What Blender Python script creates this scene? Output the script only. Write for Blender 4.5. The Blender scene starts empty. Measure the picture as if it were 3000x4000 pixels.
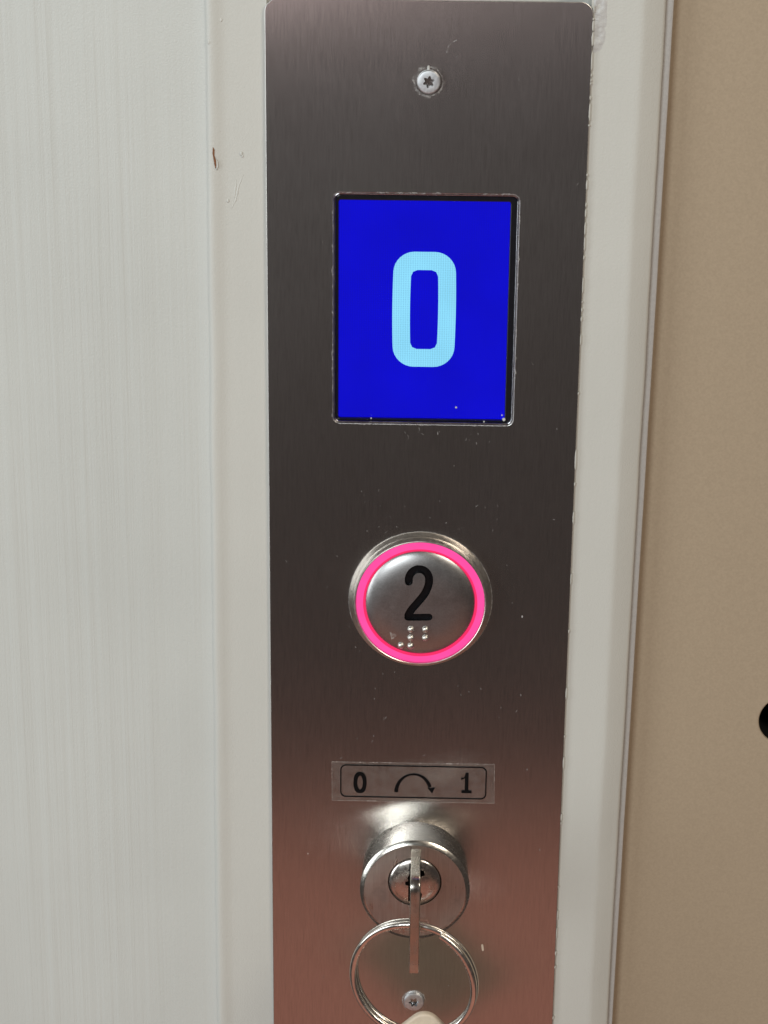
import bpy, bmesh, math, random
from mathutils import Vector, Matrix, noise

S = 0.001                      # everything below is written in millimetres
scene = bpy.context.scene
COL = scene.collection
rnd = random.Random(7)

# ------------------------------------------------------------------ camera
cam_data = bpy.data.cameras.new("camera")
cam = bpy.data.objects.new("camera", cam_data)
COL.objects.link(cam)
cam_data.sensor_fit = 'VERTICAL'
cam_data.sensor_height = 36.0
cam_data.lens = 72.0
cam_data.clip_start = 0.01
cam_data.clip_end = 50.0
RU = Vector((0.9996660954729399, 0.024128824388983176, 0.009246480167736151))
RV = Vector((0.016369625558071938, -0.31448382069522246, -0.9491216791750274))
RW = Vector((-0.019993321909458798, 0.948956124567696, -0.3147737929442094))
m = Matrix.Identity(4)
for i in range(3):
    m[i][0] = RU[i]; m[i][1] = -RV[i]; m[i][2] = -RW[i]
m.translation = Vector((1.024, -485.53, 36.84)) * S
cam.matrix_world = m
scene.camera = cam

# ------------------------------------------------------------------ world and lamps (indoor light)
world = bpy.data.worlds.new("World")
scene.world = world
world.use_nodes = True
bg = world.node_tree.nodes["Background"]
bg.inputs[0].default_value = (0.060, 0.050, 0.046, 1)
bg.inputs[1].default_value = 1.0


def lamp(name, loc, target, size, power, col, size_y=None):
    d = bpy.data.lights.new(name, 'AREA')
    d.energy = power
    d.color = col
    d.size = size
    if size_y:
        d.shape = 'RECTANGLE'
        d.size_y = size_y
    o = bpy.data.objects.new(name, d)
    COL.objects.link(o)
    o.location = loc
    o.rotation_euler = (Vector(target) - Vector(loc)).to_track_quat('-Z', 'Y').to_euler()
    return o


lamp("window_light", (-0.62, -1.45, 0.44), (0, 0, -0.13), 0.5, 12.0, (0.87, 0.97, 1.0))
lamp("side_window_light", (-1.45, -0.85, 0.05), (0, 0, -0.13), 0.6, 11.0, (0.90, 0.97, 1.0), 1.1)
lamp("ceiling_light", (0.85, -0.95, 0.85), (0, 0, -0.13), 0.5, 11.3, (1.0, 0.915, 0.78))
lamp("floor_glow", (0.0, -1.09, -1.15), (0, -1.09, 0.0), 1.9, 3.1, (1.0, 0.385, 0.26), 1.5)
lamp("hand_glow", (-0.24, -0.62, -0.02), (0, 0, 0.0), 0.36, 0.12, (1.0, 0.78, 0.78), 0.05)

scene.view_settings.view_transform = 'Standard'
scene.view_settings.look = 'None'
scene.view_settings.exposure = -0.06
scene.view_settings.gamma = 1.0
scene.view_settings.use_curve_mapping = False
try:
    scene.cycles.max_bounces = 10
    scene.cycles.glossy_bounces = 6
    scene.cycles.sample_clamp_indirect = 4.0
    scene.cycles.use_denoising = True
except Exception:
    pass


# ------------------------------------------------------------------ materials
class NT:
    def __init__(self, name):
        self.m = bpy.data.materials.new(name)
        self.m.use_nodes = True
        self.t = self.m.node_tree
        self.b = self.t.nodes["Principled BSDF"]
        self.out = self.t.nodes["Material Output"]

    def n(self, kind, **kw):
        x = self.t.nodes.new(kind)
        for k, v in kw.items():
            setattr(x, k, v)
        return x

    def l(self, a, b):
        self.t.links.new(a, b)

    def noise(self, vec, scale, detail=3.0, rough=0.55):
        x = self.n("ShaderNodeTexNoise")
        x.inputs["Scale"].default_value = scale
        x.inputs["Detail"].default_value = detail
        x.inputs["Roughness"].default_value = rough
        self.l(vec, x.inputs["Vector"])
        return x.outputs["Fac"]

    def mapping(self, scale=(1, 1, 1), rot=(0, 0, 0), loc=(0, 0, 0)):
        if not hasattr(self, "tc"):
            self.tc = self.n("ShaderNodeTexCoord")
        x = self.n("ShaderNodeMapping")
        x.inputs["Scale"].default_value = scale
        x.inputs["Rotation"].default_value = rot
        x.inputs["Location"].default_value = loc
        self.l(self.tc.outputs["Object"], x.inputs["Vector"])
        return x.outputs["Vector"]

    def ramp(self, fac, stops):
        x = self.n("ShaderNodeValToRGB")
        e = x.color_ramp.elements
        while len(e) < len(stops):
            e.new(0.5)
        for i, (p, c) in enumerate(stops):
            e[i].position = p
            e[i].color = c if len(c) == 4 else (*c, 1)
        self.l(fac, x.inputs["Fac"])
        return x.outputs["Color"]

    def rng(self, fac, a, b, c, d):
        x = self.n("ShaderNodeMapRange")
        for i, v in enumerate((a, b, c, d)):
            x.inputs[1 + i].default_value = v
        self.l(fac, x.inputs[0])
        return x.outputs[0]

    def math(self, op, a, b=None):
        x = self.n("ShaderNodeMath", operation=op)
        for i, v in enumerate((a, b)):
            if v is None:
                continue
            if isinstance(v, (int, float)):
                x.inputs[i].default_value = v
            else:
                self.l(v, x.inputs[i])
        return x.outputs[0]

    def mix(self, fac, a, b, mode='MIX'):
        x = self.n("ShaderNodeMix", data_type='RGBA', blend_type=mode)
        for i, v in ((0, fac), (6, a), (7, b)):
            if isinstance(v, (int, float)):
                x.inputs[i].default_value = v
            elif isinstance(v, tuple):
                x.inputs[i].default_value = (*v, 1) if len(v) == 3 else v
            else:
                self.l(v, x.inputs[i])
        return x.outputs[2]

    def bump(self, h, strength, dist):
        x = self.n("ShaderNodeBump")
        x.inputs["Strength"].default_value = strength
        x.inputs["Distance"].default_value = dist
        self.l(h, x.inputs["Height"])
        self.l(x.outputs[0], self.b.inputs["Normal"])

    def set(self, **kw):
        for k, v in kw.items():
            k = k.replace("_", " ").title() if k not in ("IOR",) else k
            s = self.b.inputs[k]
            if isinstance(v, (int, float)):
                s.default_value = v
            elif isinstance(v, tuple):
                s.default_value = (*v, 1) if len(v) == 3 else v
            else:
                self.l(v, s)


def mat_plate():
    t = NT("brushed_plate_steel")
    fine = t.noise(t.mapping((1.0, 1.0, 0.035)), 5200, 5, 0.75)
    mid = t.noise(t.mapping((1.0, 1.0, 0.06)), 1700, 4, 0.6)
    cloud = t.noise(t.mapping(), 38, 4, 0.55)
    streak = t.math('ADD', t.math('MULTIPLY', fine, 0.72), t.math('MULTIPLY', mid, 0.28))
    base = t.ramp(streak, [(0.33, (0.44, 0.415, 0.395)), (0.5, (0.55, 0.52, 0.497)), (0.68, (0.61, 0.58, 0.555))])
    # tiny pale specks of dust and nicks
    v = t.n("ShaderNodeTexVoronoi", feature='F1')
    v.inputs["Scale"].default_value = 210
    v.inputs["Randomness"].default_value = 1.0
    t.l(t.mapping((1.0, 1.0, 0.55), (0, 0.25, 0)), v.inputs["Vector"])
    rsel = t.n("ShaderNodeSeparateColor")
    t.l(v.outputs["Color"], rsel.inputs[0])
    size = t.rng(rsel.outputs[0], 0.80, 1.0, 0.0, 0.04)
    speck = t.math('LESS_THAN', v.outputs["Distance"], size)
    speck = t.math('MULTIPLY', speck, t.rng(rsel.outputs[1], 0, 1, 0.15, 0.75))
    col = t.mix(speck, base, (0.78, 0.76, 0.74))
    t.set(base_color=col, metallic=t.math('SUBTRACT', 1.0, t.math('MULTIPLY', speck, 0.8)))
    r = t.math('ADD', t.rng(streak, 0.3, 0.7, 0.242, 0.262), t.rng(cloud, 0.3, 0.7, -0.006, 0.008))
    t.set(roughness=r, anisotropic=0.88, anisotropic_rotation=0.0)
    tan = t.n("ShaderNodeTangent", direction_type='UV_MAP')
    tan.uv_map = "UVMap"
    t.l(tan.outputs[0], t.b.inputs["Tangent"])
    groove = t.noise(t.mapping((1.0, 1.0, 0.003)), 4200, 3, 0.7)
    t.bump(groove, 0.035, 0.00006)
    return t.m


def mat_metal(name, col, rough, nscale=900, namp=0.06, stretch=(1, 1, 1), bump=0.05, dirt=None):
    t = NT(name)
    n1 = t.noise(t.mapping(stretch), nscale, 4, 0.6)
    n2 = t.noise(t.mapping((1, 1, 1), loc=(.3, .1, .2)), 160, 4, 0.6)
    dark = tuple(c * 0.80 for c in col)
    c = t.mix(t.rng(n1, 0.3, 0.7, 0, 1), dark, col)
    if dirt:
        c = t.mix(t.rng(n2, 0.54, 0.72, 0.0, 0.75), c, dirt)
    t.set(base_color=c, metallic=1.0)
    r = t.math('ADD', t.rng(n1, 0.3, 0.7, rough - namp, rough + namp), t.rng(n2, 0.35, 0.65, -namp, namp))
    t.set(roughness=r)
    t.bump(n1, bump, 0.00004)
    return t.m


def mat_paint(name, col, streaks=0.25, gloss=0.42, blotch=0.10, lumps=0.25):
    t = NT(name)
    s = t.noise(t.mapping((1, 1, 0.010)), 300, 4, 0.55)
    s2 = t.noise(t.mapping((1, 1, 0.02), loc=(.2, 0, .1)), 1500, 3, 0.6)
    mask = t.noise(t.mapping((1, 1, 0.15), loc=(.07, 0, 0)), 26, 3, 0.5)
    cloud = t.noise(t.mapping(), 16, 4, 0.5)
    grain = t.noise(t.mapping(), 2600, 2, 0.5)
    a = tuple(c * (1 - blotch) for c in col)
    base = t.mix(t.rng(cloud, 0.32, 0.68, 0, 1), a, col)
    base = t.mix(t.math('MULTIPLY', t.rng(s, 0.35, 0.65, 0, 1), 0.03), base, (col[0] * .82, col[1] * .84, col[2] * .84))
    t.set(base_color=base, roughness=t.rng(cloud, 0.3, 0.7, gloss - .05, gloss + .08))
    t.b.inputs["Specular IOR Level"].default_value = 0.42
    # brush marks, grain, a few blobs of dried paint
    v = t.n("ShaderNodeTexVoronoi", feature='F1')
    v.inputs["Scale"].default_value = 60
    t.l(t.mapping((1, 1, 0.7), loc=(.013, .2, .05)), v.inputs["Vector"])
    rs = t.n("ShaderNodeSeparateColor")
    t.l(v.outputs["Color"], rs.inputs[0])
    blob = t.math('MULTIPLY', t.rng(v.outputs["Distance"], 0.0, 0.07, 1.0, 0.0), t.math('GREATER_THAN', rs.outputs[0], 0.80))
    st = t.math('MULTIPLY', t.math('ADD', t.math('MULTIPLY', s, 1.0), t.math('MULTIPLY', s2, 0.12)), t.rng(mask, 0.42, 0.62, 0.15, 1.2))
    h = t.math('ADD', t.math('MULTIPLY', st, streaks), t.math('MULTIPLY', grain, 0.10))
    h = t.math('ADD', h, t.math('MULTIPLY', blob, lumps))
    h = t.math('ADD', h, t.math('MULTIPLY', cloud, 0.5))
    t.bump(h, 0.75, 0.0009)
    return t.m


def mat_plain(name, col, rough, metallic=0.0, spec=0.5, nscale=1500, bump=0.04, var=0.10):
    t = NT(name)
    n1 = t.noise(t.mapping(), nscale, 3, 0.6)
    c = t.mix(t.rng(n1, 0.3, 0.7, 0, 1), tuple(x * (1 - var) for x in col), tuple(min(1, x * (1 + var)) for x in col))
    t.set(base_color=c, metallic=metallic, roughness=t.rng(n1, 0.3, 0.7, max(0.02, rough - .04), rough + .04))
    t.b.inputs["Specular IOR Level"].default_value = spec
    t.bump(n1, bump, 0.0001)
    return t.m


def mat_emit(name, col, strength, col2=None, lcd=False):
    t = NT(name)
    t.set(base_color=(0.0, 0.0, 0.0), roughness=1.0)
    t.b.inputs['Specular IOR Level'].default_value = 0.0
    c = col
    if lcd:
        # faint pixel grid of the panel
        w1 = t.n("ShaderNodeTexWave", wave_type='BANDS', bands_direction='X')
        w1.inputs["Scale"].default_value = 560
        t.l(t.mapping(), w1.inputs["Vector"])
        w2 = t.n("ShaderNodeTexWave", wave_type='BANDS', bands_direction='Z')
        w2.inputs["Scale"].default_value = 560
        t.l(t.mapping(), w2.inputs["Vector"])
        n1 = t.noise(t.mapping(), 45, 3, 0.5)
        g = t.math('MULTIPLY', t.rng(w1.outputs["Fac"], 0, 1, 0.86, 1.0), t.rng(w2.outputs["Fac"], 0, 1, 0.92, 1.0))
        g = t.math('MULTIPLY', g, t.rng(n1, 0.3, 0.7, 0.9, 1.08))
        t.set(emission_color=col, emission_strength=t.math('MULTIPLY', g, strength))
    else:
        n1 = t.noise(t.mapping(), 220, 2, 0.5)
        t.set(emission_color=t.mix(t.rng(n1, 0.3, 0.7, 0, 1), col, col2 or tuple(x * 0.94 for x in col)), emission_strength=strength)
    return t.m


def mat_film():
    t = NT("clear_label_film")
    n1 = t.noise(t.mapping((1, 1, 1)), 420, 4, 0.65)
    t.set(base_color=(0.62, 0.58, 0.55), roughness=0.36)
    tr = t.n("ShaderNodeBsdfTransparent")
    tr.inputs[0].default_value = (0.97, 0.96, 0.95, 1)
    mx = t.n("ShaderNodeMixShader")
    t.l(t.rng(n1, 0.35, 0.75, 0.02, 0.07), mx.inputs[0])
    t.l(tr.outputs[0], mx.inputs[1])
    t.l(t.b.outputs[0], mx.inputs[2])
    t.l(mx.outputs[0], t.out.inputs[0])
    return t.m


def mat_residue(name, col, fac):
    t = NT(name)
    n1 = t.noise(t.mapping(), 900, 4, 0.7)
    t.set(base_color=col, roughness=0.6)
    tr = t.n("ShaderNodeBsdfTransparent")
    mx = t.n("ShaderNodeMixShader")
    t.l(t.rng(n1, 0.38, 0.6, fac * 0.1, fac), mx.inputs[0])
    t.l(tr.outputs[0], mx.inputs[1])
    t.l(t.b.outputs[0], mx.inputs[2])
    t.l(mx.outputs[0], t.out.inputs[0])
    return t.m


def mat_glass():
    t = NT("display_glass")
    n1 = t.noise(t.mapping(), 500, 3, 0.6)
    t.set(base_color=(1, 1, 1), roughness=t.rng(n1, 0.3, 0.7, 0.0, 0.03), IOR=1.45)
    t.b.inputs["Transmission Weight"].default_value = 1.0
    return t.m


M = dict(
    plate=mat_plate(),
    bezel=mat_metal("turned_bezel_steel", (0.72, 0.67, 0.61), 0.36, 1400, 0.05, (1, 1, 1), 0.06),
    cap=mat_metal("satin_button_steel", (0.42, 0.41, 0.405), 0.36, 3000, 0.025, (1, 1, 1), 0.10),
    lock=mat_metal("satin_lock_nickel", (0.66, 0.62, 0.56), 0.25, 2200, 0.05, (0.25, 1, 1), 0.05, (0.40, 0.36, 0.32)),
    lockface=mat_metal("brushed_lock_face", (0.60, 0.55, 0.51), 0.36, 2600, 0.06, (1, 1, 0.05), 0.12, (0.36, 0.31, 0.28)),
    plug=mat_metal("worn_plug_nickel", (0.66, 0.61, 0.56), 0.24, 700, 0.07, (1, 1, 1), 0.12, (0.45, 0.39, 0.35)),
    key=mat_metal("worn_key_nickel", (0.64, 0.595, 0.52), 0.26, 900, 0.08, (1, 0.2, 0.2), 0.10, (0.34, 0.28, 0.23)),
    ring=mat_metal("polished_ring_steel", (0.86, 0.81, 0.74), 0.20, 900, 0.05, (1, 1, 1), 0.03),
    dot=mat_metal("matt_dot_steel", (0.80, 0.76, 0.70), 0.42, 1600, 0.04),
    screw=mat_metal("zinc_screw_steel", (0.76, 0.77, 0.79), 0.48, 1600, 0.07, (1, 1, 1), 0.10),
    torx=mat_metal("shaded_recess_steel", (0.22, 0.23, 0.25), 0.25, 1600, 0.06),  # screw steel darkened: the star recess has its shade in the colour
    paint=mat_paint("grey_white_gloss_paint", (0.61, 0.605, 0.56), 0.16, 0.40, 0.05, 0.22),
    paintside=mat_paint("grey_white_brushed_paint", (0.605, 0.615, 0.58), 0.62, 0.42, 0.06, 0.22),
    sealant=mat_paint("dried_paint_beads", (0.58, 0.57, 0.55), 0.1, 0.36, 0.10, 0.3),
    door=mat_plain("beige_satin_door_coat", (0.40, 0.315, 0.222), 0.45, 0.0, 0.5, 1800, 0.10, 0.06),
    jamb=mat_plain("grey_jamb_coat", (0.46, 0.435, 0.41), 0.38, 0.0, 0.5, 1200, 0.08, 0.06),
    rim=mat_metal("dull_rim_steel", (0.55, 0.54, 0.56), 0.16, 900, 0.05),
    black=mat_plain("black_gloss_plastic", (0.010, 0.010, 0.013), 0.16, 0.0, 0.5, 700, 0.05),
    dark=mat_plain("dark_hollow", (0.006, 0.005, 0.005), 0.7, 0.0, 0.2),  # near-black colour paints the shade inside release hole, plug gap and keyway
    ink=mat_plain("black_ink", (0.006, 0.005, 0.005), 0.75, 0.0, 0.06),
    infill=mat_plain("black_numeral_enamel", (0.004, 0.004, 0.005), 0.30, 0.0, 0.35),
    tag=mat_plain("cream_tag_plastic", (0.66, 0.55, 0.43), 0.5, 0.0, 0.4, 600, 0.06, 0.05),
    wood=mat_plain("bare_brown_wood", (0.22, 0.10, 0.05), 0.8, 0.0, 0.2, 3000, 0.3, 0.5),
    lcd=mat_emit("lit_blue_screen", (0.003, 0.003, 0.74), 1.0, lcd=True),
    digit=mat_emit("lit_cyan_digit", (0.28, 0.74, 1.0), 1.2, lcd=True),
    pink=mat_emit("lit_pink_ring", (1.0, 0.088, 0.38), 1.12, (1.0, 0.075, 0.34)),
    red=mat_emit("lit_red_ring_edge", (1.0, 0.035, 0.15), 1.05),
    film=mat_film(),
    filmedge=mat_residue("label_film_edge", (0.66, 0.60, 0.56), 0.38),
    residue=mat_residue("scuffed_residue", (0.50, 0.48, 0.46), 0.50),
    glass=mat_glass(),
)


# ------------------------------------------------------------------ mesh helpers  (x, d, z): d = millimetres out from the plate towards the viewer
def P(x, d, z):
    return Vector((x * S, -d * S, z * S))


def link(name, me, mat, parent=None):
    o = bpy.data.objects.new(name, me)
    COL.objects.link(o)
    if mat:
        if not me.materials:
            me.materials.append(mat)
    if parent:
        o.parent = parent
    return o


def finish(name, bm, mat, parent=None, sharp=32, smooth=True, caps=None):
    bmesh.ops.recalc_face_normals(bm, faces=bm.faces[:])
    a = math.radians(sharp)
    for f in bm.faces:
        f.smooth = smooth
    for e in bm.edges:
        if len(e.link_faces) == 2:
            e.smooth = e.calc_face_angle(0) < a
            if caps is not None and (abs(e.link_faces[0].normal[caps]) > 0.999) != (abs(e.link_faces[1].normal[caps]) > 0.999):
                e.smooth = False
    me = bpy.data.meshes.new(name)
    bm.to_mesh(me)
    bm.free()
    return link(name, me, mat, parent)


def tag(o, label, cat=None, group=None, kind=None):
    if label:
        o["label"] = label
    if cat:
        o["category"] = cat
    if group:
        o["group"] = group
    if kind:
        o["kind"] = kind
    return o


def empty(name, loc):
    o = bpy.data.objects.new(name, None)
    o.empty_display_size = 0.01
    COL.objects.link(o)
    return o


def lathe(cx, cz, prof, seg=96, bm=None, close=False):
    """prof: (radius, d) pairs, turned about the axis through (cx, cz) that points out of the plate"""
    bm = bm or bmesh.new()
    rings = []
    for r, d in prof:
        if r < 1e-6:
            rings.append([bm.verts.new(P(cx, d, cz))])
        else:
            rings.append([bm.verts.new(P(cx + r * math.cos(2 * math.pi * k / seg), d, cz + r * math.sin(2 * math.pi * k / seg))) for k in range(seg)])
    if close:
        rings.append(rings[0])
    for a, b in zip(rings, rings[1:]):
        for k in range(seg):
            k2 = (k + 1) % seg
            if len(a) == 1 and len(b) == 1:
                continue
            if len(a) == 1:
                bm.faces.new((a[0], b[k], b[k2]))
            elif len(b) == 1:
                bm.faces.new((a[k], b[0], a[k2]))
            else:
                bm.faces.new((a[k], b[k], b[k2], a[k2]))
    return bm


def rrect(x0, x1, z0, z1, r, n=8):
    pts = []
    for cx, cz, a0 in ((x1 - r, z1 - r, 0), (x0 + r, z1 - r, 90), (x0 + r, z0 + r, 180), (x1 - r, z0 + r, 270)):
        for k in range(n + 1):
            a = math.radians(a0 + 90 * k / n)
            pts.append((cx + r * math.cos(a), cz + r * math.sin(a)))
    return pts


def circ(cx, cz, r, n=64):
    return [(cx + r * math.cos(2 * math.pi * k / n), cz + r * math.sin(2 * math.pi * k / n)) for k in range(n)]


def shape_mesh(name, loops, d0, d1, bevel=0.0, side=False, res=2):
    """flat outline with holes, given thickness from d0 to d1; side=True: outline lies in the (d, z) plane, thickness along x"""
    cu = bpy.data.curves.new(name, 'CURVE')
    cu.dimensions = '2D'
    cu.fill_mode = 'BOTH'
    cu.extrude = (d1 - d0) / 2 - bevel
    cu.bevel_depth = bevel
    cu.bevel_resolution = res
    cu.offset = -bevel
    for lp in loops:
        sp = cu.splines.new('POLY')
        sp.points.add(len(lp) - 1)
        for p, (x, z) in zip(sp.points, lp):
            p.co = (x, z, 0, 1)
        sp.use_cyclic_u = True
    ob = bpy.data.objects.new(name, cu)
    COL.objects.link(ob)
    dg = bpy.context.evaluated_depsgraph_get()
    me = bpy.data.meshes.new_from_object(ob.evaluated_get(dg))
    bpy.data.objects.remove(ob)
    bpy.data.curves.remove(cu)
    mid = (d0 + d1) / 2
    for v in me.vertices:
        x, y, z = v.co
        if side:
            v.co = P(-z + mid, x, y)
        else:
            v.co = P(x, z + mid, y)
    me.materials.clear()
    return me


def shape(name, loops, d0, d1, mat, parent=None, bevel=0.0, side=False, sharp=32, res=2):
    me = shape_mesh(name, loops, d0, d1, bevel, side, res)
    bm = bmesh.new()
    bm.from_mesh(me)
    bpy.data.meshes.remove(me)
    bmesh.ops.remove_doubles(bm, verts=bm.verts[:], dist=1e-8)
    return finish(name, bm, mat, parent, sharp, caps=0 if side else 1)


def ribbon(pts, w, n=6):
    """outline of a stroke of width w along pts with round ends"""
    out_l, out_r = [], []
    k = len(pts)
    dirs = []
    for i in range(k):
        a = Vector(pts[max(i - 1, 0)]); b = Vector(pts[min(i + 1, k - 1)])
        dirs.append((b - a).normalized())
    for p, d in zip(pts, dirs):
        nrm = Vector((-d.y, d.x)) * w / 2
        out_l.append((p[0] + nrm.x, p[1] + nrm.y))
        out_r.append((p[0] - nrm.x, p[1] - nrm.y))

    def cap(p, d, sgn):
        a0 = math.atan2(d.y, d.x) + sgn
        return [(p[0] + w / 2 * math.cos(a0 - math.pi * j / n), p[1] + w / 2 * math.sin(a0 - math.pi * j / n)) for j in range(1, n)]
    return out_l + cap(pts[-1], dirs[-1], math.pi / 2) + out_r[::-1] + cap(pts[0], dirs[0], -math.pi / 2)


def spline(pts, n=6):
    """Catmull-Rom through pts"""
    out = []
    k = len(pts)
    for i in range(k - 1):
        p0, p1, p2, p3 = (Vector(pts[max(i - 1, 0)]), Vector(pts[i]), Vector(pts[i + 1]), Vector(pts[min(i + 2, k - 1)]))
        for j in range(n):
            t = j / n
            q = 0.5 * ((2 * p1) + (p2 - p0) * t + (2 * p0 - 5 * p1 + 4 * p2 - p3) * t * t + (3 * p1 - p0 - 3 * p2 + p3) * t ** 3)
            out.append((q.x, q.y))
    out.append(tuple(pts[-1]))
    return out


def boolean_cut(obj, cutters):
    for c in cutters:
        md = obj.modifiers.new("cut", 'BOOLEAN')
        md.object = c
        md.operation = 'DIFFERENCE'
        md.solver = 'EXACT'
        md.material_mode = 'TRANSFER'
    dg = bpy.context.evaluated_depsgraph_get()
    dg.update()
    me = bpy.data.meshes.new_from_object(obj.evaluated_get(dg))
    old = obj.data
    obj.modifiers.clear()
    obj.data = me
    bpy.data.meshes.remove(old)
    for c in cutters:
        me_c = c.data
        bpy.data.objects.remove(c)
        bpy.data.meshes.remove(me_c)
    bm = bmesh.new()
    bm.from_mesh(obj.data)
    for e in bm.edges:
        if len(e.link_faces) == 2:
            e.smooth = e.calc_face_angle(0) < math.radians(30)
    bm.to_mesh(obj.data)
    bm.free()


def scruff(name, path, d, mat, parent, w_in=0.12, w_out=0.30, gap=0.35, seed=1, h=0.06, closed=True):
    """irregular thin crust that follows an outline on the plate"""
    bm = bmesh.new()
    n = len(path)
    prev = None
    first = None
    for i in range(n):
        a = Vector(path[i - 1] if (closed or i) else path[0]); b = Vector(path[(i + 1) % n] if (closed or i < n - 1) else path[-1])
        t = (b - a)
        if t.length < 1e-9:
            continue
        t.normalize()
        nr = Vector((t.y, -t.x))
        p = Vector(path[i])
        q = Vector((p.x * 0.9, p.y * 0.9, seed * 7.3))
        f = noise.noise(q * 0.55) * 0.9 + noise.noise(q * 2.2) * 0.6
        w = max(0.015, w_out * (0.45 + f))
        if noise.noise(q * 0.3 + Vector((9, 2, 4))) < -gap:
            w = 0.01
        v1 = bm.verts.new(P(p.x - nr.x * w_in, d, p.y - nr.y * w_in))
        v2 = bm.verts.new(P(p.x + nr.x * w * 0.45, d + h * (0.5 + abs(f)), p.y + nr.y * w * 0.45))
        v3 = bm.verts.new(P(p.x + nr.x * w, d + 0.012, p.y + nr.y * w))
        cur = (v1, v2, v3)
        if prev:
            bm.faces.new((prev[0], prev[1], v2, v1)); bm.faces.new((prev[1], prev[2], v3, v2))
        else:
            first = cur
        prev = cur
    if closed and first:
        bm.faces.new((prev[0], prev[1], first[1], first[0])); bm.faces.new((prev[1], prev[2], first[2], first[1]))
    return finish(name, bm, mat, parent, 60)


def resample(path, step, closed=True):
    out = []
    n = len(path)
    for i in range(n if closed else n - 1):
        a = Vector(path[i]); b = Vector(path[(i + 1) % n])
        k = max(1, int((b - a).length / step))
        for j in range(k):
            q = a.lerp(b, j / k)
            out.append((q.x, q.y))
    if not closed:
        out.append(path[-1])
    return out


# ------------------------------------------------------------------ door frame (painted) and lift door
Z0, Z1 = 26.0, -306.0


def lean(xt, xb, z):
    return xt + (xb - xt) * (-z / 271.0)


def swept(name, prof, mat, parent, wob=0.12, step=2.0, seed=3, sharp=40):
    """upright strip: prof = list of (x at top, x at bottom, d, wobble weight)"""
    bm = bmesh.new()
    k = int((Z0 - Z1) / step) + 1
    rows = []
    for i in range(k):
        z = Z0 - i * step
        row = []
        for j, (xt, xb, d, w) in enumerate(prof):
            dx = w * wob * (noise.noise(Vector((seed, z * 0.05, 0.3))) + 0.5 * noise.noise(Vector((seed, z * 0.21, 2.3))))
            dd = w * wob * 0.5 * noise.noise(Vector((seed + 5, z * 0.06, j * 0.1)))
            row.append(bm.verts.new(P(lean(xt, xb, z) + dx, d + dd, z)))
        rows.append(row)
    for a, b in zip(rows, rows[1:]):
        for j in range(len(prof) - 1):
            bm.faces.new((a[j], a[j + 1], b[j + 1], b[j]))
    return finish(name, bm, mat, parent, sharp)


frame = tag(empty("door_frame", (0, 0, 0)), "grey white painted wooden door frame around the steel control panel", "door frame")
DF = -0.9                                   # face of the post, just behind the plate's face
side = [(-190, -190, DF - 1.6, 0), (-140, -141.5, DF - 1.5, 0), (-90, -91.6, DF - 1.35, 0.3), (-60, -61.6, DF - 0.75, 0.5), (-55, -56.6, DF - 0.72, 0.4), (-53.4, -55.0, DF - 0.62, 0.4), (-52.6, -54.2, DF - 0.45, 0.5), (-52.0, -53.6, DF - 0.25, 0.6), (-51.2, -52.8, DF - 0.2, 0.6)]
swept("side_board", side, M['paintside'], frame, 0.10, 3.0, 2)
post = [(-52.2, -53.8, DF - 6, 0), (-52.12, -53.72, DF - 1.6, 1.0)]
for k in range(7):
    a = math.radians(180 - 90 * k / 6)
    post.append((-50.5 + 1.6 * math.cos(a), -52.1 + 1.6 * math.cos(a), DF - 1.15 + 1.74 * math.sin(a), 1.0))
post += [(-49.8, -51.4, DF + 0.52, 1.0), (-49.0, -50.6, DF + 0.34, 0.9), (-48.2, -49.8, DF + 0.14, 0.7), (-47.2, -48.8, DF + 0.03, 0.5), (-46, -47.5, DF - 0.0, 0.4), (-43, -43.2, DF, 0.2), (-37.6, -37.6, DF, 0.2), (-37.5, -37.5, DF - 9, 0), (37.5, 37.5, DF - 9, 0), (37.6, 37.6, DF, 0.2), (46, 45, DF, 0.4), (48.3, 46.7, DF - 0.0, 0.8)]
for k in range(1, 6):
    a = math.radians(90 - 26 * k / 5)
    post.append((48.7 + 4.2 * math.cos(a), 47.1 + 4.2 * math.cos(a), DF - 4.2 + 4.2 * math.sin(a), 1.0))
post += [(54.3, 52.5, DF - 2.1, 0.8), (54.75, 52.9, DF - 2.4, 0.8), (55.0, 53.15, DF - 3.0, 0.8), (55.02, 53.17, DF - 18, 0.3)]
swept("post_board", post, M['paint'], frame, 0.16, 2.0, 4, 50)
jamb = [(54.6, 52.75, -5.2, 0), (56.3, 54.0, -4.9, 0.4), (56.62, 54.32, -4.75, 0.5), (56.85, 54.55, -4.85, 0.5), (56.98, 54.68, -5.3, 0.5), (57.0, 54.7, -19, 0.2)]
swept("jamb_strip", jamb, M['jamb'], frame, 0.10, 2.0, 6, 50)

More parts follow.
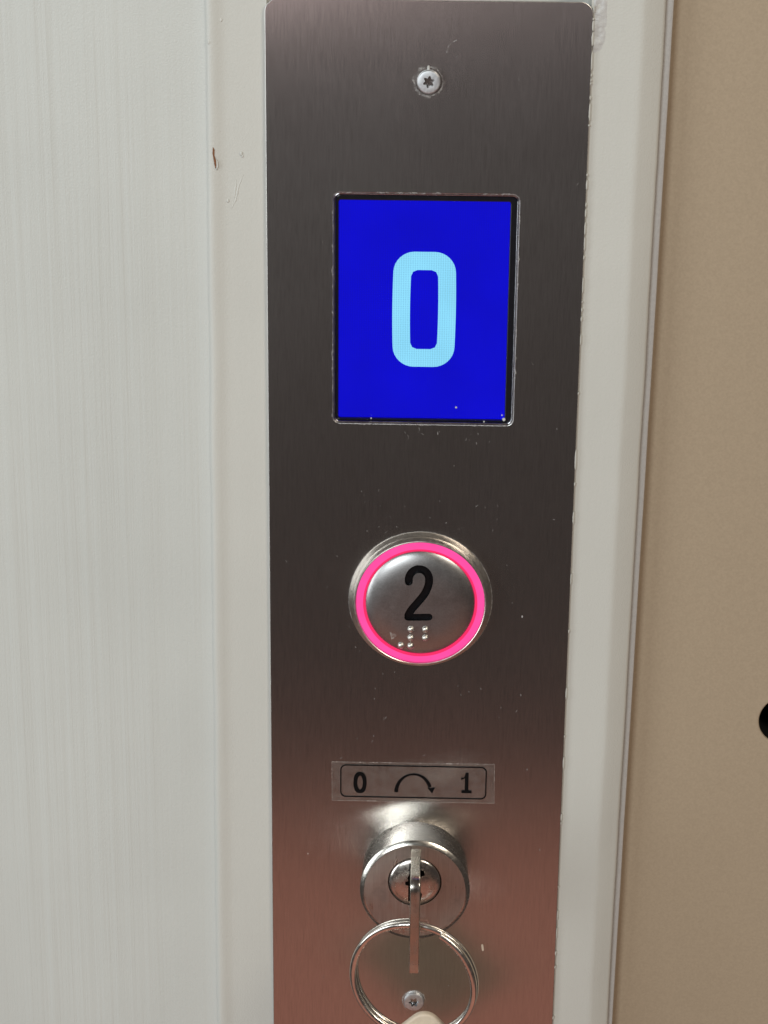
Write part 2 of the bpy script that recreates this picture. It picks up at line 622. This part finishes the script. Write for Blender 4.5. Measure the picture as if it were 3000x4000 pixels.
# paint chip on the board's edge: bare wood showing through a ragged slit with a curled flake
cz = -36.2
bm = bmesh.new()
ch = [(-50.55, -34.0), (-50.15, -34.7), (-50.2, -36.0), (-49.85, -37.2), (-49.75, -38.3), (-49.95, -39.2), (-50.2, -38.4), (-50.4, -37.0), (-50.65, -35.6)]
vs = [bm.verts.new(P(x, DF + 0.62 + 0.05 * (i % 2), z)) for i, (x, z) in enumerate(ch)]
bm.faces.new(vs)
finish("paint_chip", bm, M['wood'], frame, 60)
shape("paint_flake", [[(-49.8, -36.9), (-49.45, -37.4), (-49.3, -38.6), (-49.75, -39.6), (-49.75, -38.3)]], DF + 0.2, DF + 0.75, M['paint'], frame, 0.08)
for (x, z, r) in ((-43.9, -35.6, 0.42), (-43.6, -36.2, 0.30), (-48.2, -4.8, 0.4), (-47.2, -46.9, 0.34), (-51.0, -9.8, 0.5)):
    bm = bmesh.new()
    bmesh.ops.create_uvsphere(bm, u_segments=10, v_segments=8, radius=r * S)
    for v in bm.verts:
        v.co = Vector((v.co.x, v.co.y * 0.5, v.co.z * 1.3)) + P(x, DF + (0.4 if x < -49.5 else 0.05), z) + Vector((noise.noise(v.co * 4000), 0, noise.noise(v.co * 3000 + Vector((3, 3, 3))))) * 0.0001
    finish("paint_bead", bm, M['paint'], frame, 80)


def ridge(name, pts, w, h, seed):
    """low raised brush ridge in the paint"""
    bm = bmesh.new()
    pts = spline(pts, 8)
    prev = None
    n = len(pts)
    for i, p in enumerate(pts):
        a = Vector(pts[max(0, i - 1)]); b = Vector(pts[min(n - 1, i + 1)])
        t = (b - a).normalized(); nr = Vector((t.y, -t.x))
        f = math.sin(math.pi * min(1, max(0.0, i / (n - 1)))) * (0.7 + 0.6 * noise.noise(Vector((p[0], p[1] * 1.3, seed))))
        ww = w * max(0.05, f)
        row = [bm.verts.new(P(p[0] + nr.x * s * ww, DF + (0.03 if abs(s) < 1 else -0.05) + h * max(0, f) * (1 - s * s), p[1] + nr.y * s * ww)) for s in (-1, -0.5, 0, 0.5, 1)]
        if prev:
            for j in range(4):
                bm.faces.new((prev[j], prev[j + 1], row[j + 1], row[j]))
        prev = row
    return finish(name, bm, M['paint'], frame, 80)


ridge("paint_ridge", [(-47.7, -6.6), (-49.3, -9.5), (-49.9, -13.0), (-50.2, -15.5)], 0.30, 0.10, 1)
ridge("paint_ridge", [(-43.4, -40.5), (-44.6, -43.5), (-45.3, -46.5), (-46.6, -49.0)], 0.36, 0.10, 2)
ridge("paint_ridge", [(-45.1, -41.6), (-45.4, -44.2), (-45.9, -47.5)], 0.30, 0.09, 3)

# lumps of filler and overlapping paint along the right edge of the plate
bm = bmesh.new()
nx, nz = 22, 120
rows = []
for i in range(nz + 1):
    z = 1.6 - i * 13.4 / nz
    row = []
    for j in range(nx + 1):
        u = j / nx
        x = 38.03 + u * 3.4
        q = Vector((x * 0.9, z * 0.9, 3))
        edge = min(1, u * 8) * min(1, (1 - u) * 3) * min(1, (nz - i) / 14) * min(1, i / 8)
        hgt = edge * (0.45 + 0.55 * noise.noise(q * 0.45) + 0.35 * noise.noise(q * 1.1) + 0.10 * noise.noise(q * 2.6)) * 0.50 * (1.0 - 0.55 * max(0, (-z - 1) / 11) * u * 2)
        row.append(bm.verts.new(P(x, DF - 0.06 + max(-0.05, hgt), z)))
    rows.append(row)
for a, b in zip(rows, rows[1:]):
    for j in range(nx):
        bm.faces.new((a[j], a[j + 1], b[j + 1], b[j]))
finish("filler_lump", bm, M['sealant'], frame, 80)

bm = bmesh.new()
z = -0.6
while z > -272:
    ln = rnd.choice((0.5, 0.8, 1.2, 2.5, 4.0)) * rnd.uniform(0.7, 1.3)
    dens = 0.75 if z > -32 else (0.45 if z > -130 else 0.28)
    if rnd.random() < dens:
        w = rnd.uniform(0.06, 0.34) * (1.25 if z > -32 else 0.8)
        k = 8
        prev = None
        for i in range(k + 1):
            t = i / k
            zz = z - ln * t
            f = math.sin(math.pi * t) ** 0.5 if 0 < t < 1 else 0.05
            xin = 38.0 - w * f * (0.7 + 0.5 * noise.noise(Vector((zz * 2, 1, 2))))
            row = [bm.verts.new(P(xin, 0.02, zz)), bm.verts.new(P((xin + 38.1) / 2, 0.03 + 0.04 * f, zz)), bm.verts.new(P(38.12, 0.02, zz)), bm.verts.new(P(38.3 + 0.2 * f, DF + 0.02, zz))]
            if prev:
                for j in range(3):
                    bm.faces.new((prev[j], prev[j + 1], row[j + 1], row[j]))
            prev = row
    z -= ln + rnd.uniform(0.1, 3.4 if z < -70 else 1.4)
tag(finish("paint_flecks", bm, M['paint'], frame, 80), None, kind="stuff")

# lift door, a step behind the frame, with the round release hole at its right
door = tag(empty("lift_door", (0, 0, 0)), "beige satin lift door beside the frame with a round dark release hole", "door")
hx, hz, hr = 96.1, -182.9, 6.72
dl = [(lean(57.0, 54.4, 26), 26), (lean(57.0, 54.4, -306), -306), (150, -306), (150, 26)]
shape("door_panel", [dl, circ(hx, hz, hr, 64)], -12.0, -8.6, M['door'], door, 0.45, res=3)
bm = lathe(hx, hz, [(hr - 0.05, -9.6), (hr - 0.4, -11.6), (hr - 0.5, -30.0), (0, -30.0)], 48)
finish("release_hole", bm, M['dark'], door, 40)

# ------------------------------------------------------------------ control panel
panel = tag(empty("control_panel", (0, 0, 0)), "tall brushed steel lift control panel with blue display, lit button and key lock", "control panel")
PX, PZ = 0.15, -72.9
hole = rrect(-22.0, 22.3, -101.3, -44.4, 1.7)
plate_out = rrect(-38, 38, -300, 0.3, 3.0, 10)
plate = shape("face_plate", [plate_out, hole], -1.6, 0.0, M['plate'], panel, 0.16)
uv = plate.data.uv_layers.new(name="UVMap")
for lp in plate.data.loops:
    c = plate.data.vertices[lp.vertex_index].co
    uv.data[lp.index].uv = (c.x * 4 + 0.5, c.z * 4 + 1.3)

scruff("edge_residue", resample(hole, 0.35), 0.005, M['residue'], panel, 0.06, 0.45, 0.05, 2, 0.04)

# display: black housing, blue screen, glass, digit
bez = shape("display", [rrect(-21.5, 21.8, -100.8, -44.9, 1.2), rrect(-20.75, 20.25, -100.3, -46.3, 0.5)], -3.0, -0.75, M['black'], panel, 0.3, res=3)
tag(bez, "black display housing with a bright blue lit screen reading zero")
shape("screen", [rrect(-21.2, 20.8, -100.8, -45.9, 0.3)], -4.0, -2.9, M['lcd'], bez)
rim_o = rrect(-21.95, 22.25, -101.25, -44.45, 1.65)
rim_i = rrect(-21.5, 21.8, -100.8, -44.9, 1.2)
shape("display_rim", [rim_o, rim_i], -1.2, -0.3, M['rim'], bez, 0.2, res=3)
oz = -73.15


def sup(cx, cz, rx, rz, cr, n=7):
    return rrect(cx - rx, cx + rx, cz - rz, cz + rz, cr, n)


def bulge(pts, cz, rz, k):
    """sides of the digit swell slightly towards the middle"""
    return [(x * (1 + k * (1 - ((z - cz) / rz) ** 2)), z) for x, z in pts]


o_out = resample(sup(0, oz, 7.35, 14.25, 4.9, 8), 0.8)
o_in = resample(sup(0, oz, 3.2, 9.8, 1.5, 2), 0.8)
shape("digit_zero", [bulge(o_out, oz, 14.25, 0.05), bulge(o_in, oz, 9.8, 0.07)], -2.93, -2.84, M['digit'], bez)
shape("display_glass", [rrect(-20.7, 20.2, -100.25, -46.35, 0.5)], -2.5, -1.9, M['glass'], bez)
# crumbs of plaster caught on the lower lip
for (x, d, z, r) in ((20.1, -0.9, -100.0, 0.42), (19.6, -1.2, -99.0, 0.2), (8.3, -1.86, -97.4, 0.26), (-12.6, -0.8, -100.2, 0.2), (15.2, -0.8, -100.6, 0.22)):
    bm = bmesh.new()
    bmesh.ops.create_icosphere(bm, subdivisions=2, radius=r * S)
    for v in bm.verts:
        v.co = v.co * (1 + 0.5 * noise.noise(v.co * 5000 + Vector((x, z, 1)))) + P(x, d, z)
    finish("plaster_crumb", bm, M['paint'], bez, 60)

# screws
def torx_loop(cx, cz, r0, amp, rot):
    out = []
    for k in range(72):
        a = 2 * math.pi * k / 72
        r = r0 + amp * math.cos(6 * (a - rot))
        out.append((cx + r * math.cos(a), cz + r * math.sin(a)))
    return out


def screw(cx, cz, r, rot, label, d=1.0):
    prof = [(r * 0.80, -1.2), (r, -0.5), (r, d - 0.5), (r - 0.06, d - 0.2), (r - 0.2, d - 0.04), (r - 0.36, d), (r * 0.5, d), (0, d)]
    bm = lathe(cx, cz, prof, 64)
    bm2 = bmesh.new()
    h = finish("screw", bm, M['screw'], panel, 35)
    bm2.free()
    # solid so the recess can be cut
    bm = bmesh.new(); bm.from_mesh(h.data)
    bmesh.ops.holes_fill(bm, edges=[e for e in bm.edges if len(e.link_faces) == 1])
    bmesh.ops.recalc_face_normals(bm, faces=bm.faces[:])
    bm.to_mesh(h.data); bm.free()
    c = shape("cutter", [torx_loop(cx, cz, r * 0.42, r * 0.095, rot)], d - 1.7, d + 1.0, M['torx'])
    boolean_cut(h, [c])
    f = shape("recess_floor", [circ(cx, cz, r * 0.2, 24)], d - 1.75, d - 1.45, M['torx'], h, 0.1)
    tag(h, label)
    return h


def fleck_cloud(name, boxes, seed, parent, mat):
    r = random.Random(seed)
    bm = bmesh.new()
    for x0, x1, z0, z1, n, smax in boxes:
        for _ in range(n):
            x, z = r.uniform(x0, x1), r.uniform(z0, z1)
            if (-23 < x < 23.5 and -102.4 < z < -43.4) or math.hypot(x - 0.2, z + 147.4) < 19.2 or math.hypot(x, z + 223.75) < 15 or (-23 < x < 21.5 and -205 < z < -192):
                continue
            ln = r.uniform(0.15, 1.0) ** 2 * smax + 0.12
            an = math.radians(90 + r.gauss(0, 28)); bend = r.uniform(-0.5, 0.5)
            w = r.uniform(0.04, 0.11)
            pts = []
            for i in range(5):
                t = i / 4 - 0.5
                a2 = an + bend * t * 2
                pts.append((x + ln * t * math.cos(a2), z + ln * t * math.sin(a2)))
            prev = None
            for i, p in enumerate(pts):
                ww = w * (0.3 + 0.7 * math.sin(math.pi * (i + 0.5) / 5))
                nx_, nz_ = -math.sin(an) * ww, math.cos(an) * ww
                row = (bm.verts.new(P(p[0] + nx_, 0.012, p[1] + nz_)), bm.verts.new(P(p[0], 0.04, p[1])), bm.verts.new(P(p[0] - nx_, 0.012, p[1] - nz_)))
                if prev:
                    bm.faces.new((prev[0], prev[1], row[1], row[0])); bm.faces.new((prev[1], prev[2], row[2], row[1]))
                prev = row
    return tag(finish(name, bm, mat, parent, 80), None, kind="stuff")


fleck_cloud("plate_scratches", [(-36, 36, -270, -2, 55, 0.8), (-18, 20, -106, -102.5, 12, 1.6), (-16, 20, -130, -118, 24, 1.0), (-24, 24, -172, -125, 24, 0.7), (-30, 30, -195, -170, 16, 1.2), (-4, 8, -22, -8, 8, 0.9)], 5, panel, M['residue'])
shape("plate_scratch", [ribbon(spline([(6.6, -8.6), (5.6, -9.2), (4.7, -10.1), (4.3, -11.6)], 6), 0.12)], 0.01, 0.03, M['residue'], panel)
shape("paint_drop", [ribbon([(18.3, -246.2), (18.5, -247.6)], 0.55)], 0.01, 0.2, M['tag'], panel, 0.08)
s1 = screw(0.28, -18.2, 2.74, 0.35, "bright star-recess screw at the top of the panel")
s2 = screw(0.2, -263.6, 2.72, 0.1, "grey star-recess screw inside the key ring")
scruff("sealant_residue", resample(circ(0.28, -18.2, 3.4, 60), 0.3), 0.006, M['residue'], panel, 0.25, 0.75, 0.2, 5, 0.1)
bm = bmesh.new()
bmesh.ops.create_icosphere(bm, subdivisions=3, radius=0.5 * S)
for v in bm.verts:
    v.co = Vector((v.co.x * 0.6, v.co.y * 0.6, v.co.z * 1.2)) * (1 + 0.5 * noise.noise(v.co * 3000)) + P(0.2, 0.1, -15.1)
finish("sealant_residue", bm, M['sealant'], panel, 60)
scruff("sealant_residue", resample(circ(0.2, -263.6, 3.0, 60), 0.3), 0.006, M['residue'], panel, 0.1, 0.3, 0.0, 8, 0.04)

# ------------------------------------------------------------------ call button
BX, BZ = 0.2, -147.4
prof = [(18.05, -1.0), (18.08, 0.15), (17.95, 0.5), (17.55, 1.15), (17.3, 1.55), (17.28, 1.75), (17.05, 2.3), (16.8, 2.75), (16.62, 2.95), (16.42, 3.0), (16.28, 2.9), (16.22, 2.5), (16.2, -1.0)]
btn = finish("call_button", lathe(BX, BZ, prof, 128), M['bezel'], panel, 24)
tag(btn, "round steel push button with a glowing pink ring, numeral two and braille")
prof = [(16.15, 1.0), (16.1, 2.35), (15.95, 2.62), (15.5, 2.74), (14.4, 2.69)]
finish("light_ring", lathe(BX, BZ, prof, 128), M['pink'], btn, 40)
prof = [(14.4, 2.69), (14.2, 2.64), (13.85, 2.55), (13.8, 1.2)]
finish("light_ring_edge", lathe(BX, BZ, prof, 128), M['red'], btn, 40)
capd = lambda r: 2.45 + 1.5 * (1 - (min(r, 13.75) / 13.75) ** 5.0) ** 0.85
prof = [(13.75, 0.6), (13.75, 2.45)] + [(13.75 - 0.05 * k - 0.012 * k * k, 0) for k in range(0)]
for k in range(0, 25):
    t = k / 24
    r = 13.75 * (1 - t ** 1.5)
    prof.append((max(r, 0), capd(r)))
prof = prof[:2] + prof[2:]
bm = lathe(BX, BZ, prof, 128)
bmesh.ops.holes_fill(bm, edges=[e for e in bm.edges if len(e.link_faces) == 1])
capo = finish("button_cap", bm, M['cap'], btn, 60)
two = spline([(-2.72, -141.25), (-2.72, -140.2), (-2.1, -138.8), (-0.75, -137.95), (0.85, -138.1), (2.0, -139.2), (2.35, -140.8), (2.05, -142.6), (1.2, -144.5), (-0.4, -146.7), (-1.9, -148.6), (-2.75, -150.2)], 6)
two_b = [(-2.85, -150.75), (0.0, -150.7), (2.45, -150.6)]
c1 = shape("cutter", [ribbon(two, 2.0)], 2.95, 6, M['infill'])
c2 = shape("cutter", [ribbon(two_b, 1.85)], 2.95, 6, M['infill'])
boolean_cut(capo, [c1, c2])
shape("numeral_two", [ribbon(two, 1.94)], 2.5, 3.02, M['infill'], btn, 0.05)
shape("numeral_two", [ribbon(two_b, 1.79)], 2.5, 3.01, M['infill'], btn, 0.05)
for x, z in ((-2.05, -154.0), (1.62, -153.95), (-2.05, -156.35), (1.62, -156.3), (-4.5, -158.65), (-2.08, -158.7)):
    rr = math.hypot(x - BX, z - BZ)
    dd = capd(rr)
    bm = bmesh.new()
    bmesh.ops.create_uvsphere(bm, u_segments=20, v_segments=14, radius=0.88 * S)
    for v in bm.verts:
        v.co = Vector((v.co.x, v.co.y * 0.85, v.co.z)) + P(x, dd + 0.05, z)
    finish("braille_dot", bm, M['dot'], btn, 80)
arc_r = [(BX + 18.15 * math.cos(math.radians(a)), BZ + 18.15 * math.sin(math.radians(a))) for a in range(200, -50, -1)]
scruff("edge_residue", arc_r, 0.005, M['residue'], panel, 0.1, 0.5, -0.05, 11, 0.05, closed=False)

rr = math.hypot(-6.5, -156.0 - BZ)
shape("glue_flake", [[(-7.4, -155.0), (-6.4, -155.4), (-5.6, -154.9), (-5.7, -156.0), (-6.4, -156.7), (-7.0, -157.0), (-7.1, -156.2)]], capd(rr) - 0.1, capd(rr) + 0.10, M['filmedge'], btn)

# ------------------------------------------------------------------ clear sticker with 0, arrow and 1
stk_rect = [(-22.1, -204.05), (20.4, -204.05), (20.25, -192.8), (-22.2, -192.9)]
stick = shape("label_sticker", [stk_rect], 0.02, 0.12, M['film'], panel)
tag(stick, "clear sticker printed with a framed 0, curved arrow and 1")
inner = [(x * 0.9968 - 0.0, (z + 198.45) * 0.982 - 198.45) for x, z in stk_rect]
shape("film_edge", [resample(stk_rect, 1.5), resample(inner, 1.5)], 0.10, 0.16, M['filmedge'], stick)
fo = rrect(-19.95, 18.25, -202.95, -193.65, 1.5)
fi = rrect(-19.65, 17.95, -202.68, -193.92, 1.25)
shape("printed_border", [fo, fi], 0.13, 0.17, M['ink'], stick)
zo = [(-14.78 + 1.72 * (abs(math.cos(a)) ** 0.75) * (1 if math.cos(a) > 0 else -1), -198.75 + 3.02 * (abs(math.sin(a)) ** 0.9) * (1 if math.sin(a) > 0 else -1)) for a in [2 * math.pi * k / 60 for k in range(60)]]
zi = [(-14.78 + 0.72 * math.cos(a), -198.75 + 2.0 * math.sin(a)) for a in [2 * math.pi * k / 48 for k in range(48)]]
shape("printed_zero", [zo, zi], 0.13, 0.17, M['ink'], stick)
arc = [(-0.75 + 4.55 * math.cos(math.radians(a)) * (1 if a > 90 else 0.98), -201.3 + 5.2 * math.sin(math.radians(a))) for a in range(180, 12, -6)]


def taper(pts, w0, w1):
    l, r = [], []
    n = len(pts)
    for i, p in enumerate(pts):
        d = (Vector(pts[min(i + 1, n - 1)]) - Vector(pts[max(i - 1, 0)])).normalized()
        t = i / (n - 1)
        w = (w0 * (1 - t) + w1 * t) * (1.0 - 0.45 * math.sin(math.pi * t) ** 2)
        l.append((p[0] - d.y * w / 2, p[1] + d.x * w / 2)); r.append((p[0] + d.y * w / 2, p[1] - d.x * w / 2))
    return l + r[::-1]


shape("printed_arrow", [taper(arc, 1.0, 0.85)], 0.13, 0.17, M['ink'], stick)
shape("printed_arrow_head", [[(4.1, -201.45), (4.85, -199.75), (3.75, -199.95), (2.75, -199.85)]], 0.135, 0.175, M['ink'], stick)
shape("printed_one", [[(11.75, -201.2), (11.75, -200.45), (12.6, -200.4), (12.6, -197.0), (11.6, -196.8), (11.6, -197.4), (12.45, -196.6), (12.75, -195.4), (13.5, -195.35), (13.55, -200.4), (14.4, -200.45), (14.4, -201.2)]], 0.13, 0.17, M['ink'], stick)

# ------------------------------------------------------------------ lock
LX, LZ = 0.0, -223.75
H = 12.0
prof = [(13.85, -0.5), (13.85, 0.0), (13.9, 0.25), (14.05, 6.0), (14.28, H - 0.95), (14.28, H - 0.75), (14.2, H - 0.68), (13.35, H - 0.06), (13.15, H)]
lock = finish("key_lock", lathe(LX, LZ, prof, 128), M['lock'], panel, 24)
tag(lock, "round satin nickel lock cylinder with a key in its domed plug")
PLX, PLZ, PR = -0.05, -221.05, 6.72
shape("lock_face", [circ(LX, LZ, 13.15, 128), circ(PLX, PLZ, PR + 0.22, 96)], H - 3.0, H, M['lockface'], lock, 0.02)
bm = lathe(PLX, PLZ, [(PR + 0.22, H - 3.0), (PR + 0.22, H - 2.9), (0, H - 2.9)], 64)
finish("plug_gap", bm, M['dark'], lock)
prof = [(PR, H - 2.8), (PR, H - 0.15)] + [(PR * math.cos(math.radians(a)) , H - 0.15 + 1.35 * math.sin(math.radians(a))) for a in range(8, 90, 8)] + [(0, H + 1.2)]
bm = lathe(PLX, PLZ, prof, 96)
bmesh.ops.holes_fill(bm, edges=[e for e in bm.edges if len(e.link_faces) == 1])
plug = finish("lock_plug", bm, M['plug'], lock, 50)
kw = [(-1.55, -215.6), (1.55, -215.2), (1.55, -217.2), (2.45, -217.5), (2.5, -218.6), (1.5, -219.0), (1.5, -223.4), (1.9, -224.0), (1.45, -226.6), (-1.7, -226.3), (-1.7, -221.6), (-2.5, -221.4), (-2.5, -220.5), (-1.7, -220.2), (-2.0, -219.3), (-1.5, -218.6)]
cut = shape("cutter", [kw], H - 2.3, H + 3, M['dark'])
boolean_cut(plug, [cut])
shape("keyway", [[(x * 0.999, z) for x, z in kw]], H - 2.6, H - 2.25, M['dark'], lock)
# stamped frame low on the face
st_o = rrect(-2.9, 3.7, -235.6, -232.0, 0.3)
st_i = rrect(-2.7, 3.5, -235.4, -232.2, 0.25)
shape("stamped_mark", [st_o, st_i], H - 0.05, H + 0.035, M['lock'], lock)

# ------------------------------------------------------------------ key, split ring and tag
key = tag(empty("key", (0, 0, 0)), "flat worn nickel key standing edge-on in the lock", "key")
bow = [(18.2, -208.6), (19.0, -207.9), (33.6, -207.9), (35.0, -208.5), (35.9, -209.8), (36.0, -211.0), (36.0, -232.4), (35.6, -233.8), (34.6, -234.4), (22, -234.4), (18.8, -231), (18.0, -227.5), (18.0, -213.0)]
shape("key_bow", [resample(bow, 1.2), circ(31.5, -221.0, 2.75, 40)], -1.12, 1.40, M['key'], key, 0.28, side=True, res=3)
blade = [(9.5, -216.0), (17.9, -216.0), (17.9, -226.0), (9.5, -226.0)]
shape("key_blade", [blade], -0.95, 1.05, M['key'], key, 0.15, side=True)

ringo = tag(empty("split_ring", (0, 0, 0)), "shiny steel split ring hanging through the key's bow", "key ring")
RR, wire = 15.75, 0.86
rc = Vector((0.15, 0, -238.35))
bm = bmesh.new()
prev = None
N = 220
A0, A1 = math.radians(64), math.radians(64 - 690)
yaw = math.radians(14)
for i in range(N + 1):
    t = i / N
    a = A0 + (A1 - A0) * t
    turn = (A0 - a) / (2 * math.pi)
    sm = min(1, max(0, (turn - 0.86) / 0.24)); sm = sm * sm * (3 - 2 * sm)
    off = 0.87 - 1.74 * sm                  # front turn, then back turn
    rad = RR + 0.10 * math.sin(sm * math.pi)
    er = Vector((math.cos(a), 0, math.sin(a)))
    row = []
    for k in range(14):
        b = 2 * math.pi * k / 14
        cr, sr = math.cos(b), math.sin(b)
        u = abs(cr) ** 0.7 * (1 if cr > 0 else -1) * wire
        w = abs(sr) ** 0.7 * (1 if sr > 0 else -1) * wire
        p = er * (rad + u) + Vector((0, -(off + w), 0))
        x, y = p.x * math.cos(yaw) - p.y * math.sin(-yaw) * 1.0, p.x * math.sin(-yaw) + p.y * math.cos(yaw)
        row.append(bm.verts.new(Vector((x + rc.x, y - 31.0, p.z + rc.z)) * S))
    if prev:
        for k in range(14):
            bm.faces.new((prev[k], prev[(k + 1) % 14], row[(k + 1) % 14], row[k]))
    else:
        bm.faces.new(row)
    prev = row
bm.faces.new(prev[::-1])
finish("ring_coil", bm, M['ring'], ringo, 45)

tg = [(0, 0)]
pts = rrect(-13.5, 13.5, -34, 0, 4.2, 8)
ca, sa = math.cos(math.radians(42)), math.sin(math.radians(42))
pts = [(x * ca - z * sa, x * sa + z * ca) for x, z in pts]
mx = max(z for x, z in pts)
xm = [x for x, z in pts if z == mx][0]
pts = [(x - xm + 3.3, z - mx - 249.3) for x, z in pts]
tago = shape("key_tag", [pts], 27.5, 29.7, M['tag'], None, 0.6, res=3)
tag(tago, "cream plastic key tag peeking up at the bottom edge", "key tag")
